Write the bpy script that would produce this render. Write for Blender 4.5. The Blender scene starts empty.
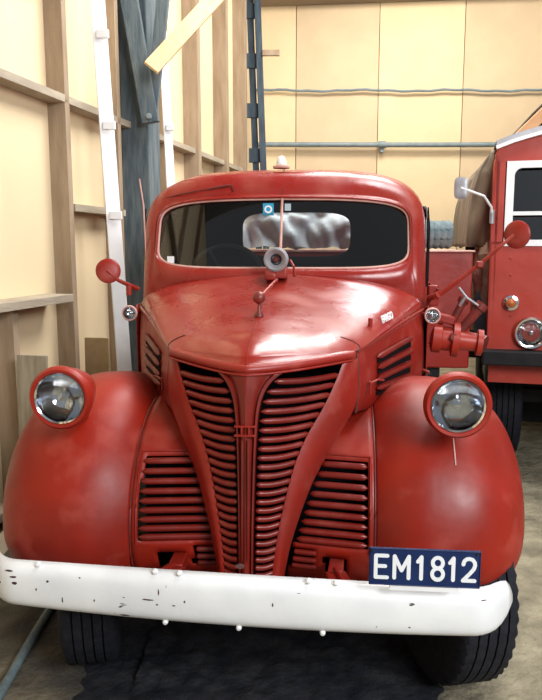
import bpy, bmesh, math, random
from mathutils import Vector, Matrix, Euler
from math import sin, cos, pi, radians as R
random.seed(4)
S = bpy.context.scene
COL = S.collection

# ---------------------------------------------------------------- helpers
class MB:
    def __init__(s): s.v = []; s.f = []; s.m = []
    def add(s, vs, fs, mi=0):
        b = len(s.v); s.v += [tuple(p) for p in vs]
        s.f += [tuple(i + b for i in f) for f in fs]; s.m += [mi] * len(fs); return s
    def grid(s, fn, nu, nv, cu=False, cv=False, skip=None, mi=0):
        vs = []; fs = []
        U = nu if cu else nu + 1; V = nv if cv else nv + 1
        for i in range(U):
            for j in range(V): vs.append(fn(i / nu, j / nv))
        for i in range(nu):
            for j in range(nv):
                a = (i % U) * V + j % V; b = ((i + 1) % U) * V + j % V
                c = ((i + 1) % U) * V + (j + 1) % V; d = (i % U) * V + (j + 1) % V
                if skip:
                    m = [(vs[a][k] + vs[b][k] + vs[c][k] + vs[d][k]) / 4 for k in range(3)]
                    if skip(*m): continue
                fs.append((a, b, c, d))
        return s.add(vs, fs, mi)
    def box(s, c, d, rot=None, mi=0):
        vs = []
        for x in (-.5, .5):
            for y in (-.5, .5):
                for z in (-.5, .5):
                    p = Vector((x * d[0], y * d[1], z * d[2]))
                    if rot: p = Euler(rot).to_matrix() @ p
                    vs.append(p + Vector(c))
        return s.add(vs, [(0, 1, 3, 2), (4, 6, 7, 5), (0, 4, 5, 1), (2, 3, 7, 6), (0, 2, 6, 4), (1, 5, 7, 3)], mi)
    def beam(s, a, b, w, h, up=(0, 0, 1), mi=0):
        a = Vector(a); b = Vector(b); t = (b - a).normalized(); up = Vector(up)
        n = t.cross(up).normalized(); u = n.cross(t)
        vs = [p + n * sx * w / 2 + u * sy * h / 2 for p in (a, b) for sx, sy in ((-1, -1), (1, -1), (1, 1), (-1, 1))]
        return s.add(vs, [(0, 3, 2, 1), (4, 5, 6, 7), (0, 1, 5, 4), (1, 2, 6, 5), (2, 3, 7, 6), (3, 0, 4, 7)], mi)
    def tube(s, pts, r, n=10, sq=1.0, up=(0, 0, 1), caps=True, mi=0):
        pts = [Vector(p) for p in pts]; k = len(pts)
        rr = r if isinstance(r, (list, tuple)) else [r] * k
        vs = []; fs = []
        for i, p in enumerate(pts):
            t = (pts[min(i + 1, k - 1)] - pts[max(i - 1, 0)]).normalized()
            u = Vector(up)
            if abs(t.dot(u)) > .95: u = Vector((1, 0, 0))
            a = t.cross(u).normalized(); b = a.cross(t)
            for j in range(n):
                th = 2 * pi * j / n
                vs.append(p + a * rr[i] * sq * cos(th) + b * rr[i] * sin(th))
        for i in range(k - 1):
            for j in range(n):
                fs.append((i * n + j, i * n + (j + 1) % n, (i + 1) * n + (j + 1) % n, (i + 1) * n + j))
        if caps: fs.append(tuple(range(n))[::-1]); fs.append(tuple((k - 1) * n + j for j in range(n)))
        return s.add(vs, fs, mi)
    def lathe(s, prof, c=(0, 0, 0), ax=(0, 0, 1), n=32, mi=0, mod=None):
        ax = Vector(ax).normalized(); q = Vector((0, 0, 1)).rotation_difference(ax); c = Vector(c)
        vs = []; fs = []; k = len(prof)
        for i in range(n):
            th = 2 * pi * i / n
            for j, (r, h) in enumerate(prof):
                if mod: r, h = mod(i, j, r, h)
                vs.append(c + q @ Vector((r * cos(th), r * sin(th), h)))
        for i in range(n):
            for j in range(k - 1):
                fs.append((i * k + j, ((i + 1) % n) * k + j, ((i + 1) % n) * k + j + 1, i * k + j + 1))
        return s.add(vs, fs, mi)
    def poly(s, pts, n, th, mi=0):
        k = len(pts); n = Vector(n)
        vs = [Vector(p) for p in pts] + [Vector(p) + n * th for p in pts]
        return s.add(vs, [tuple(range(k))[::-1], tuple(range(k, 2 * k))] + [(i, (i + 1) % k, k + (i + 1) % k, k + i) for i in range(k)], mi)
    def build(s, name, mat, parent=None, smooth=True, solid=0, bevel=0, sub=0, weld=True, ang=40, off=-1, inner=None, fix=True):
        me = bpy.data.meshes.new(name); me.from_pydata(s.v, [], s.f)
        for m in (mat if isinstance(mat, (list, tuple)) else [mat]): me.materials.append(m)
        for p, mi in zip(me.polygons, s.m): p.material_index = mi
        bm = bmesh.new(); bm.from_mesh(me)
        if weld: bmesh.ops.remove_doubles(bm, verts=bm.verts, dist=1e-5)
        if fix: bmesh.ops.recalc_face_normals(bm, faces=bm.faces)
        for f in bm.faces: f.smooth = smooth
        if smooth:
            for e in bm.edges:
                if len(e.link_faces) == 2 and e.calc_face_angle(0) > R(ang): e.smooth = False
        bm.to_mesh(me); bm.free()
        o = bpy.data.objects.new(name, me); COL.objects.link(o)
        if parent: o.parent = parent
        if solid:
            md = o.modifiers.new('solid', 'SOLIDIFY'); md.thickness = solid; md.offset = off
            if inner:
                me.materials.append(inner); md.material_offset = len(me.materials) - 1
        if bevel:
            md = o.modifiers.new('bevel', 'BEVEL'); md.width = bevel; md.segments = 2; md.limit_method = 'ANGLE'; md.harden_normals = False
        if sub:
            md = o.modifiers.new('sub', 'SUBSURF'); md.levels = sub; md.render_levels = sub
        return o
def orient(o, toward):
    """flip whole mesh so that most faces look along a direction"""
    d = Vector(toward); me = o.data
    if sum(p.normal.dot(d) * p.area for p in me.polygons) < 0: me.flip_normals()
def empty(name, loc=(0, 0, 0), rz=0, parent=None):
    o = bpy.data.objects.new(name, None); COL.objects.link(o); o.location = loc; o.rotation_euler = (0, 0, rz)
    o.empty_display_size = .1
    if parent: o.parent = parent
    return o
def tag(o, label=None, cat=None, group=None, kind=None):
    if label: o['label'] = label
    if cat: o['category'] = cat
    if group: o['group'] = group
    if kind: o['kind'] = kind
    return o
def curve(tab):
    """smooth interpolation through (key, value) rows"""
    tab = sorted(tab)
    def f(x):
        if x <= tab[0][0]: return tab[0][1]
        if x >= tab[-1][0]: return tab[-1][1]
        for i in range(len(tab) - 1):
            x0, y0 = tab[i]; x1, y1 = tab[i + 1]
            if x <= x1:
                m = (y1 - y0) / (x1 - x0)
                ma = m if i == 0 else ((y1 - tab[i - 1][1]) / (x1 - tab[i - 1][0]))
                mb = m if i == len(tab) - 2 else ((tab[i + 2][1] - y0) / (tab[i + 2][0] - x0))
                h = x1 - x0; t = (x - x0) / h
                return (2*t**3-3*t*t+1)*y0 + (t**3-2*t*t+t)*h*ma + (-2*t**3+3*t*t)*y1 + (t**3-t*t)*h*mb
    return f
def spw(a, e): return math.copysign(abs(a) ** e, a)

# ---------------------------------------------------------------- materials
def mat(name, c1, c2=None, scale=6, rough=.5, r2=None, metal=0, bump=0, bscale=60, stretch=None, spots=None, coat=0, lo=.35, hi=.65, detail=6, spec=.5):
    m = bpy.data.materials.new(name); m.use_nodes = True; nt = m.node_tree; N = nt.nodes; L = nt.links
    b = N['Principled BSDF']; b.inputs['Roughness'].default_value = rough; b.inputs['Metallic'].default_value = metal
    b.inputs['Base Color'].default_value = (*c1, 1); b.inputs['Coat Weight'].default_value = coat; b.inputs['Coat Roughness'].default_value = .12
    b.inputs['Specular IOR Level'].default_value = spec
    tc = N.new('ShaderNodeTexCoord'); mp = N.new('ShaderNodeMapping'); L.new(tc.outputs['Object'], mp.inputs[0])
    if stretch: mp.inputs['Scale'].default_value = stretch
    col = None
    if c2:
        n = N.new('ShaderNodeTexNoise'); n.inputs['Scale'].default_value = scale; n.inputs['Detail'].default_value = detail; L.new(mp.outputs[0], n.inputs[0])
        r = N.new('ShaderNodeValToRGB'); L.new(n.outputs[0], r.inputs[0])
        r.color_ramp.elements[0].position = lo; r.color_ramp.elements[1].position = hi
        r.color_ramp.elements[0].color = (*c1, 1); r.color_ramp.elements[1].color = (*c2, 1); col = r.outputs[0]
        if r2 is not None:
            mr = N.new('ShaderNodeMapRange'); L.new(n.outputs[0], mr.inputs[0]); mr.inputs[1].default_value = lo; mr.inputs[2].default_value = hi
            mr.inputs[3].default_value = rough; mr.inputs[4].default_value = r2; L.new(mr.outputs[0], b.inputs['Roughness'])
    if spots:
        sc, cs, thr, st = spots
        mp2 = N.new('ShaderNodeMapping'); mp2.inputs['Scale'].default_value = st; L.new(tc.outputs['Object'], mp2.inputs[0])
        n = N.new('ShaderNodeTexNoise'); n.inputs['Scale'].default_value = sc; n.inputs['Detail'].default_value = 3; L.new(mp2.outputs[0], n.inputs[0])
        r = N.new('ShaderNodeValToRGB'); L.new(n.outputs[0], r.inputs[0]); r.color_ramp.elements[0].position = thr; r.color_ramp.elements[1].position = thr + .015
        mx = N.new('ShaderNodeMix'); mx.data_type = 'RGBA'; L.new(r.outputs[0], mx.inputs[0])
        if col: L.new(col, mx.inputs[6])
        else: mx.inputs[6].default_value = (*c1, 1)
        mx.inputs[7].default_value = (*cs, 1); col = mx.outputs[2]
    if col: L.new(col, b.inputs['Base Color'])
    if bump:
        n = N.new('ShaderNodeTexNoise'); n.inputs['Scale'].default_value = bscale; n.inputs['Detail'].default_value = 5; L.new(mp.outputs[0], n.inputs[0])
        bp = N.new('ShaderNodeBump'); bp.inputs['Strength'].default_value = bump; bp.inputs['Distance'].default_value = .02
        L.new(n.outputs[0], bp.inputs['Height']); L.new(bp.outputs[0], b.inputs['Normal'])
    return m
def glass(name, tint=(.75, .8, .8), fac=1.45, rough=.02, bump=0, ribs=None, boost=0.0):
    m = bpy.data.materials.new(name); m.use_nodes = True; nt = m.node_tree; N = nt.nodes; L = nt.links
    N.remove(N['Principled BSDF']); out = N['Material Output']
    t = N.new('ShaderNodeBsdfTransparent'); t.inputs[0].default_value = (*tint, 1)
    g = N.new('ShaderNodeBsdfGlossy'); g.inputs['Roughness'].default_value = rough
    fr = N.new('ShaderNodeFresnel'); fr.inputs[0].default_value = fac
    ad = N.new('ShaderNodeMath'); ad.operation = 'ADD'; ad.use_clamp = True; ad.inputs[1].default_value = boost; L.new(fr.outputs[0], ad.inputs[0])
    mx = N.new('ShaderNodeMixShader'); L.new(ad.outputs[0], mx.inputs[0]); L.new(t.outputs[0], mx.inputs[1]); L.new(g.outputs[0], mx.inputs[2])
    L.new(mx.outputs[0], out.inputs[0])
    if ribs:
        tc = N.new('ShaderNodeTexCoord'); w = N.new('ShaderNodeTexWave'); w.inputs['Scale'].default_value = ribs; w.inputs['Distortion'].default_value = .6
        L.new(tc.outputs['Object'], w.inputs[0]); b = N.new('ShaderNodeBump'); b.inputs['Strength'].default_value = .5; b.inputs['Distance'].default_value = .004
        L.new(w.outputs[1], b.inputs['Height']); L.new(b.outputs[0], g.inputs['Normal'])
    return m
def paint(name, base, dust, hi=(.55, .16, .11), rough=.30, scale=3, spec=.42):
    """worn enamel: even red, chalky faded clouds, fine dirt"""
    m = bpy.data.materials.new(name); m.use_nodes = True; nt = m.node_tree; N = nt.nodes; L = nt.links
    b = N['Principled BSDF']; tc = N.new('ShaderNodeTexCoord')
    def ns(s, d=5, k=None):
        n = N.new('ShaderNodeTexNoise'); n.inputs['Scale'].default_value = s; n.inputs['Detail'].default_value = d
        mp = N.new('ShaderNodeMapping'); L.new(tc.outputs['Object'], mp.inputs[0]); mp.inputs['Location'].default_value = (s, s * 2, 1)
        if k: mp.inputs['Scale'].default_value = k
        L.new(mp.outputs[0], n.inputs[0]); return n.outputs[0]
    def rmp(x, a, c, v0=0, v1=1):
        r = N.new('ShaderNodeMapRange'); L.new(x, r.inputs[0]); r.inputs[1].default_value = a; r.inputs[2].default_value = c
        r.inputs[3].default_value = v0; r.inputs[4].default_value = v1; return r.outputs[0]
    def mix(f, a, c):
        x = N.new('ShaderNodeMix'); x.data_type = 'RGBA'; L.new(f, x.inputs[0])
        if isinstance(a, tuple): x.inputs[6].default_value = (*a, 1)
        else: L.new(a, x.inputs[6])
        x.inputs[7].default_value = (*c, 1); return x.outputs[2]
    n1 = ns(scale); n2 = ns(scale * 2.3, 8); n3 = ns(70, 3)
    c = mix(rmp(n1, .42, .68, 0, .8), base, dust)
    c = mix(rmp(n2, .55, .78, 0, .55), c, hi)
    c = mix(rmp(n3, .66, .74, 0, .5), c, (.12, .02, .015))
    L.new(c, b.inputs['Base Color'])
    L.new(rmp(n2, .35, .7, rough, rough + .22), b.inputs['Roughness'])
    b.inputs['Specular IOR Level'].default_value = spec
    bp = N.new('ShaderNodeBump'); bp.inputs['Strength'].default_value = .16; bp.inputs['Distance'].default_value = .03
    L.new(ns(5, 3), bp.inputs['Height']); L.new(bp.outputs[0], b.inputs['Normal'])
    return m
RED = paint('red_enamel', (.27, .013, .007), (.20, .017, .010), (.42, .09, .065))
REDH = paint('red_hood', (.26, .014, .010), (.24, .024, .012), (.34, .06, .035), .19, 2.2, .55)
REDF = paint('red_fender', (.29, .014, .005), (.17, .012, .006), (.44, .085, .06), .36, 2.8, .36)
REDG = paint('red_grille', (.18, .012, .007), (.13, .011, .008), (.26, .045, .03), .28, 5)
RED2 = paint('red_second', (.38, .035, .02), (.32, .03, .018), (.45, .07, .05), .35, 3)
WHITE = mat('white_paint', (.80, .82, .82), (.70, .72, .74), 5, .35, spots=(9, (.05, .035, .04), .72, (1, 1, 2.6)), bump=.05, bscale=20)
WHITEP = mat('plain_white', (.84, .85, .86), (.76, .77, .78), 8, .45)
BLUE = mat('plate_blue', (.004, .016, .075), (.008, .024, .095), 12, .45, spec=.3)
LET = mat('plate_letter', (.75, .78, .8), rough=.5)
RUB = mat('rubber', (.008, .009, .014), (.016, .017, .024), 30, .8, spec=.25, bump=.2, bscale=80)
BLACK = mat('black_metal', (.006, .006, .008), (.014, .012, .012), 10, .6, spec=.25)
LINER_SHADE = mat('lining_and_shade', (.003, .003, .005), rough=.9, spec=.15)  # near-black lining; also paints the shade inside slots and voids
CHROME = mat('chrome', (.75, .76, .78), rough=.12, metal=1)
REFL = mat('reflector', (.80, .82, .86), rough=.08, metal=1)
DARKR = mat('dark_red_metal', (.20, .022, .016), (.10, .018, .015), 12, .4)
GREY = mat('grey_metal', (.27, .27, .29), (.35, .35, .37), 15, .4, metal=.3)
PINKW = mat('faded_pink', (.62, .38, .33), (.5, .25, .2), 12, .6)
PLY = mat('plywood', (.76, .62, .40), (.70, .54, .33), 1.6, .8, stretch=(1, 1, .35), lo=.3, hi=.75)
STUD = mat('stud_wood', (.27, .19, .12), (.36, .27, .18), 5, .8, stretch=(3, 3, .5), bump=.2, bscale=30)
RAIL = mat('rail_wood', (.42, .36, .27), (.30, .25, .19), 5, .8, stretch=(1, .5, 3), bump=.2, bscale=30)
PINE = mat('pine', (.72, .52, .28), (.62, .42, .21), 6, .7, stretch=(2, 2, .6))
BLUW = mat('weathered_blue_timber', (.055, .085, .105), (.13, .16, .17), 6, .75, stretch=(4, 4, .6), bump=.3, bscale=25)
HARD = [mat('hardboard_a', (.78, .60, .36), (.74, .56, .33), 3, .75), mat('hardboard_b', (.66, .50, .31), (.62, .46, .28), 3, .75)]
BEAM = mat('beam_wood', (.30, .24, .18), (.24, .19, .145), 3, .8, stretch=(.4, 1, 3))
PIPE = mat('pipe_grey', (.16, .21, .22), (.22, .26, .27), 10, .5)
ROOF = mat('roof_iron', (.15, .16, .16), (.2, .2, .2), 3, .6)
CANV = mat('canvas', (.10, .075, .05), (.22, .18, .13), 4, .9, bump=.5, bscale=12, stretch=(1.5, 1.5, .6))
TARP = mat('tarp', (.58, .62, .66), (.42, .47, .52), 4, .6, bump=.3, bscale=10)
HOSE = mat('hose_canvas', (.10, .15, .17), (.16, .21, .22), 20, .8, bump=.4, bscale=90)
FLOOR = mat('dirt_floor', (.36, .315, .21), (.15, .13, .085), 7, .95, bump=1, bscale=24, lo=.3, hi=.7, detail=10)
def stain_and_shade(m):  # oil stain whose dark colour also paints shade onto the floor beside the truck
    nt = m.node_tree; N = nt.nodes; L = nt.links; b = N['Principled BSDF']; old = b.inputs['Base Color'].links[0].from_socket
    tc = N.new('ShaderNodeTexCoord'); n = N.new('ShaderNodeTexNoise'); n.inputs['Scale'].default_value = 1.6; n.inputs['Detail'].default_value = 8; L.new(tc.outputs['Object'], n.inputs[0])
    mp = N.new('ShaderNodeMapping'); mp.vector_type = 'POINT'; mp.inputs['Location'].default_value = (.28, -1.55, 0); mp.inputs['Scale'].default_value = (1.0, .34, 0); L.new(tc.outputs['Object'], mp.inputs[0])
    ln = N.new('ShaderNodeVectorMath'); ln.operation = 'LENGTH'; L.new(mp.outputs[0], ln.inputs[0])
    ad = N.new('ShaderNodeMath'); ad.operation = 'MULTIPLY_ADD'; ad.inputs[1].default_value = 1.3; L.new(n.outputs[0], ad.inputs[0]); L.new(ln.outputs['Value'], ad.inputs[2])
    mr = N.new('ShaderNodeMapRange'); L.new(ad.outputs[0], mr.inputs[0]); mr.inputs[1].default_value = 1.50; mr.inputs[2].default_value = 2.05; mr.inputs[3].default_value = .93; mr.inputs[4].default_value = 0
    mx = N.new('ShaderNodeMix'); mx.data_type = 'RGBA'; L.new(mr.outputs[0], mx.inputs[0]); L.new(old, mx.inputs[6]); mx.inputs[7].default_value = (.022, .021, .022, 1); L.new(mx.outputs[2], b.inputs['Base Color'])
stain_and_shade(FLOOR)
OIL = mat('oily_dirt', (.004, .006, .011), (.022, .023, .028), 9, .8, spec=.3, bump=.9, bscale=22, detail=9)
GLASSW = glass('windshield_glass', (.82, .87, .86), 1.45, .02, boost=.04)
GLASSD = glass('side_glass', (.35, .4, .45), 1.5, .03, boost=.04)
PANE = glass('pane_glass', (.3, .4, .5), 1.5, .10, boost=.10)
LENS = glass('lens_glass', (.85, .9, .95), 1.5, .06, ribs=55, boost=.10)

# ---------------------------------------------------------------- TRUCK
YAW = R(5.2)
T = empty('vintage_truck', (-.055, 2.25, 0), -YAW)
tag(T, 'old red bonneted truck with white bumper, louvred V grille and round fenders', 'truck')
def warp(p):
    x, y, z = p
    k = max(0, 1 - abs(x) / .36) * max(0, min(1, (1.15 - y) / .5))
    return (x - .028 * k, y, z)
def Yn(ax, z): return -.05 + .22 * (ax / .32) ** 1.3 + .05 * max(0, (z - .44)) / .8
Xs = curve([(.40, .095), (.46, .10), (.62, .128), (.74, .162), (.84, .198), (.92, .238), (1.0, .285), (1.09, .336), (1.18, .345), (1.30, .338)])
Xo = curve([(.44, .072), (.52, .078), (.66, .093), (.80, .118), (.93, .150), (1.02, .186), (1.11, .236), (1.2, .276), (1.27, .300)])
Xi = curve([(.44, .026), (.55, .026), (.74, .028), (.88, .031), (1.02, .036), (1.12, .044), (1.18, .060), (1.22, .088), (1.25, .13)])
zlip = lambda ax: 1.272 + .018 * min(1, ax / .32) ** 1.5
LIPH = .028

# fender profile
def sect(ax):
    if ax < .62: return 1 - .16 * ((.62 - max(ax, .43)) / .19) ** 2
    k = min(1, (ax - .62) / .38); return max(0, 1 - k ** 2.6) ** (1 / 2.6)
def Yf(ax, z):
    s = sect(ax); rz = .515 if z > .62 else .34
    q = (z - .62) / (rz * s); q = max(-1, min(1, q))
    return .5 - .52 * s * math.sqrt(max(0, 1 - q * q)) + max(0, .43 - ax) * .15
# --- fenders
for sg in (-1, 1):
    def ff(u, v, sg=sg):
        if u < .3: ax = .43 + .19 * u / .3; s = sect(ax)
        else:
            ph = (u - .3) / .7 * pi / 2
            ax = .62 + .38 * spw(sin(ph), 2 / 2.6); s = spw(max(0, cos(ph)), 2 / 2.6)
        t = R(-88) + v * R(88 + 195)
        ry = .52 if cos(t) > 0 else .85
        rz = .515 if sin(t) > 0 else (.30 if cos(t) > 0 else .5)
        y, z = .5 - ry * s * cos(t), .62 + rz * s * sin(t)
        return (sg * ax - .022, y, z)
    def sk(x, y, z): return y > .25 and z < .38
    m = MB().grid(ff, 64, 110, skip=sk)
    o = m.build('front_fender', REDF, T, fix=True); orient(o, (0, -1, 0))
    md = o.modifiers.new('s', 'SOLIDIFY'); md.thickness = .006; md.offset = -1
    cut = MB().lathe([(0, 0), (.44, 0), (.44, .6), (0, .6)], (sg * .66, .52, .34), (sg, 0, 0), 72).build('cutter', REDF, T)
    md = o.modifiers.new('b', 'BOOLEAN'); md.object = cut; md.operation = 'DIFFERENCE'; md.solver = 'EXACT'
    bpy.context.view_layer.update(); dg = bpy.context.evaluated_depsgraph_get(); me = bpy.data.meshes.new_from_object(o.evaluated_get(dg))
    o.modifiers.clear(); o.data = me; bpy.data.objects.remove(cut)
    # rolled seam bead between fender and apron
    pts = [(sg * .43 - .022, Yf(.43, z) - .002, z) for z in [.42 + k * .02 for k in range(34)]]
    MB().tube(pts, .0035, 6).build('fender_seam', DARKR, o)
apx = lambda X: .022 * max(0, min(1, (X - .12) / .3))
# --- apron with louvre panels
for sg in (-1, 1):
    zs = [.40, .44, .49, .52, .55, .58, .605, .625] + [.625 + .28 * k / 12 for k in range(1, 13)] + [.92, .94, .96, .98, 1.0, 1.02, 1.04, 1.06, 1.08, 1.10, 1.12, 1.14]
    def ap(u, v, sg=sg):
        z = zs[round(v * (len(zs) - 1))]; k = round(u * 20)
        a = max(.0, Xs(z) - .004)
        a = min(a, .36)
        X = a + (.405 - a) * k / 19 if k < 20 else .43
        return (sg * X - apx(X), Yf(X, z), z)
    def skp(x, y, z):
        ax = abs(x + .018)
        if ax > .402: return False
        if .625 < z < .905 and ax > Xs(z) + .012: return True
        if .52 < z < .605 and Xs(z) + .01 < ax < .215: return True
        if .49 < z < .58 and .25 < ax < .335: return True
        return False
    o = MB().grid(ap, 20, len(zs) - 1, skip=skp).build('front_apron', REDF, T); orient(o, (0, -1, 0))
    md = o.modifiers.new('s', 'SOLIDIFY'); md.thickness = .006
    lv = MB()
    def rib(m, x0, x1, z, yf, r, sq=1.0, n=18):
        pts = []; rr = []
        for k in range(n + 1):
            t = k / n; X = x0 + (x1 - x0) * t
            e = min(1, math.sqrt(max(0.02, 1 - (2 * abs(t - .5)) ** 14)))
            pts.append((sg * X - apx(X), yf(X, z), z)); rr.append(r * e)
        m.tube(pts, rr, 10, sq)
    for i in range(9):
        z = .890 - .0312 * i
        rib(lv, Xs(z) + .004, .402, z, lambda X, z: Yf(X, z) - .003, .0118)
    for i in range(3):
        z = .592 - .03 * i
        rib(lv, Xs(z) + .004, .216, z, lambda X, z: Yf(X, z) - .004, .010)
    lv.build('side_louvres', REDG, o)
    fr = MB()
    fr.tube([(sg * .412 - .02, Yf(.412, z) - .003, z) for z in [.61 + .31 * k / 14 for k in range(15)]], .004, 6)
    fr.tube([(sg * X - apx(X), Yf(X, .92) - .003, .92) for X in [.25 + .162 * k / 10 for k in range(11)]], .004, 6)
    fr.build('panel_bead', RED, o)
# --- grille shell
for sg in (-1, 1):
    def sh(u, v, sg=sg):
        z = .42 + v * (1.262 - .42); z = min(z, 1.262)
        a, b = Xo(z), Xs(z) + .004
        if u < .1: X = a; y = Yn(a, z) + .03 * (1 - u / .1)
        elif u > .8:
            X = b + .004 * (u - .8) / .2; y = Yn(b, z) + .02 + .10 * ((u - .8) / .2)
        else:
            k = (u - .1) / .7; X = a + (b - a) * k; y = Yn(X, z) - .012 * sin(pi * k) + .02 * k * k
        return warp((sg * X, y, z))
    o = MB().grid(sh, 30, 60).build('grille_shell', RED, T, ang=60); orient(o, (0, -1, 0))
    md = o.modifiers.new('s', 'SOLIDIFY'); md.thickness = .005
    gl = MB(); z = 1.214; i = 0
    while z > .455:
        x0, x1 = Xi(z) + .001, Xo(z) + .003
        pts = []; rr = []
        for k in range(19):
            t = k / 18; X = x0 + (x1 - x0) * t
            e = math.sqrt(max(.03, 1 - (2 * abs(t - .5)) ** 12))
            zz = z - .006 * sin(pi * t)
            pts.append(warp((sg * X, Yn(X, zz) + .006, zz))); rr.append((.0094 + .0016 * max(0, (z - .45) / .78)) * e)
        gl.tube(pts, rr, 10, .9)
        z -= .0258 + .0068 * max(0, (z - .45) / .78); i += 1
    gl.build('grille_louvres', REDG, T)
def lip(u, v):
    a = (u - .5) * 2 * .338; ax = abs(a); th = v * pi
    zc = zlip(ax) - LIPH / 2
    return warp((a, Yn(ax, 1.25) + .010 - .020 * sin(th), zc + LIPH / 2 * 1.15 * cos(th)))
MB().grid(lip, 60, 10).build('grille_lip', RED, T, solid=.004)
def lp2(u, v):
    a = (u - .5) * 2 * .33; return warp((a, Yn(abs(a), 1.25) - .012, zlip(abs(a)) - LIPH - .001))
MB().tube([lp2(k / 50, 0) for k in range(51)], .004, 6).build('lip_bead', RED, T)
# centre bar
def cb(u, v):
    z = .42 + v * .83; w = Xi(z) - .001; a = (u - .5) * 2; ax = abs(a)
    prof = -.010 if ax > .72 else (.004 if ax > .5 else -.002 - .008 * (1 - ax / .5))
    return warp((a * w, Yn(abs(a) * w, z) + prof + (.03 if ax > .99 else 0), z))
o = MB().grid(cb, 24, 60).build('grille_bar', REDG, T, ang=50); orient(o, (0, -1, 0))
md = o.modifiers.new('s', 'SOLIDIFY'); md.thickness = .004
b = MB()
for zc, h, w in ((1.075, .006, .036), (1.045, .006, .036)): b.box(warp((0, Yn(0, zc) - .012, zc)), (w * 2, .012, h))
for sx in (-.012, .012): b.box(warp((sx, Yn(0, 1.06) - .012, 1.06)), (.006, .012, .034))
b.build('grille_badge', RED, o, bevel=.001)
b = MB()
for sx in (-1, 1): b.tube([warp((sx * .010, Yn(0, z) - .014, z)) for z in (.62, .8, .95, 1.03)], [.002, .003, .004, .004], 6)
b.build('grille_trim', REDG, o)
c = warp((0, Yn(0, .545) - .012, .545))
ch_ = MB().lathe([(0, .003), (.010, .003), (.0105, -.003)], (0, 0, 0), (0, -1, 0), 20).build('crank_hole', LINER_SHADE, o); ch_.location = c; ch_.scale = (1, 1, 1.7)
# radiator core
MB().box((0, .36, .86), (.64, .05, .84)).build('radiator', LINER_SHADE, T, smooth=False)
for sg in (-1, 1): MB().box((sg * .27 - .01, .27, .66), (.33, .02, .50)).build('louvre_shade_baffle', LINER_SHADE, T, smooth=False)  # dark baffle added so the apron louvre openings read unlit
# --- hood
zcen = curve([(0, 1.272), (.03, 1.288), (.10, 1.308), (.3, 1.352), (.55, 1.412), (.8, 1.478), (1, 1.535)])
W = curve([(0, .335), (.3, .43), (.6, .525), (1, .66)])
ze = lambda v: 1.285 + .09 * v
def hood(u, v):
    v = v ** 1.3
    a = (u - .5) * pi * 2 / 2          # -pi/2..pi/2
    w = W(v); n = 2.5
    sx = spw(sin(a), 2 / n); sz = max(0, cos(a)) ** (2 / n)
    x = w * sx; hgt = zcen(v) - ze(v)
    yf = Yn(min(.335, abs(x) * .335 / w), 1.25)
    y = yf + (1.04 - yf) * v
    if hgt > 0: z = ze(v) + hgt * (.80 * sz + .20 * (1 - abs(sx)))
    else: z = zlip(abs(x) * .335 / w)
    if v > 0: z += .035 * math.sin(min(1, v / .22) * pi / 2) * (1 - abs(sx) ** 3) * max(0, 1 - v / .9)
    return warp((x, y, z))
o = MB().grid(hood, 80, 60).build('hood', REDH, T, ang=60); orient(o, (0, 0, 1))
md = o.modifiers.new('s', 'SOLIDIFY'); md.thickness = .005
HOOD = o
MB().tube([tuple(Vector(hood(.5, v / 40)) + Vector((0, 0, .0015))) for v in range(1, 40)], .003, 6).build('hood_hinge', REDH, o)
for sg in (-1, 1):
    MB().tube([tuple(Vector(hood(.5 + sg * (.5 - .26 * (k / 14) ** 1.6), .015 + .24 * (k / 14) ** .8)) + Vector((0, 0, .0005))) for k in range(15)], .0022, 6).build('nose_seam', BLACK, HOOD)
# side panels
for sg in (-1, 1):
    def sp(u, v, sg=sg, off=0):
        x = W(u); y = .275 + (1.04 - .275) * u; zt = ze(u) - .004; zb = 1.06 - .10 * u
        z = zt + (zb - zt) * v
        bul = .010 * sin(pi * v)
        return (sg * (x + bul + off + .004), y - off * .4, z)
    o = MB().grid(sp, 30, 16).build('side_panel', RED, T); orient(o, (sg, 0, 0))
    md = o.modifiers.new('s', 'SOLIDIFY'); md.thickness = .005
    # belt bead
    MB().tube([tuple(Vector(sp(u / 20, 0)) + Vector((sg * .001, -.001, 0))) for u in range(21)], .0065, 8).build('belt_bead', REDH, o)
    lv = MB()
    for i in range(4):
        v = .24 + i * .155
        pts = [sp(.22 + .56 * t / 14, v, off=.010) for t in range(15)]
        rr = [.012 * math.sqrt(max(.03, 1 - (2 * abs(t / 14 - .5)) ** 12)) for t in range(15)]
        lv.tube(pts, rr, 8, .9)
    lv.build('side_louvres', REDG, o)
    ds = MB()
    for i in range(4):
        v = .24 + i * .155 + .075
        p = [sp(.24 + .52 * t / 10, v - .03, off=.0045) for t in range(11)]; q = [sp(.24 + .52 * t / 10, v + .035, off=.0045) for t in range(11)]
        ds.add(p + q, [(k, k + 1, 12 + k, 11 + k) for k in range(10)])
    ds.build('slot_shade', LINER_SHADE, o)  # dark strips on the closed panel paint shade between the louvres
    # latch handle
    a = Vector(sp(.10, .62, off=.014)); h = MB()
    h.tube([a + Vector((0, 0, -.028)), a, a + Vector((0, -.006, .022))], .005, 8)
    h.tube([a + Vector((0, 0, .012)), a + Vector((sg * .03, .03, .022)), a + Vector((sg * .055, .07, .012))], .004, 8)
    h.build('latch', RED, o)
    # recess edge where panel meets shell
    MB().tube([tuple(Vector(sp(0, v / 12)) + Vector((0, -.006, 0))) for v in range(13)], .006, 8).build('panel_edge', DARKR, o)
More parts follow.
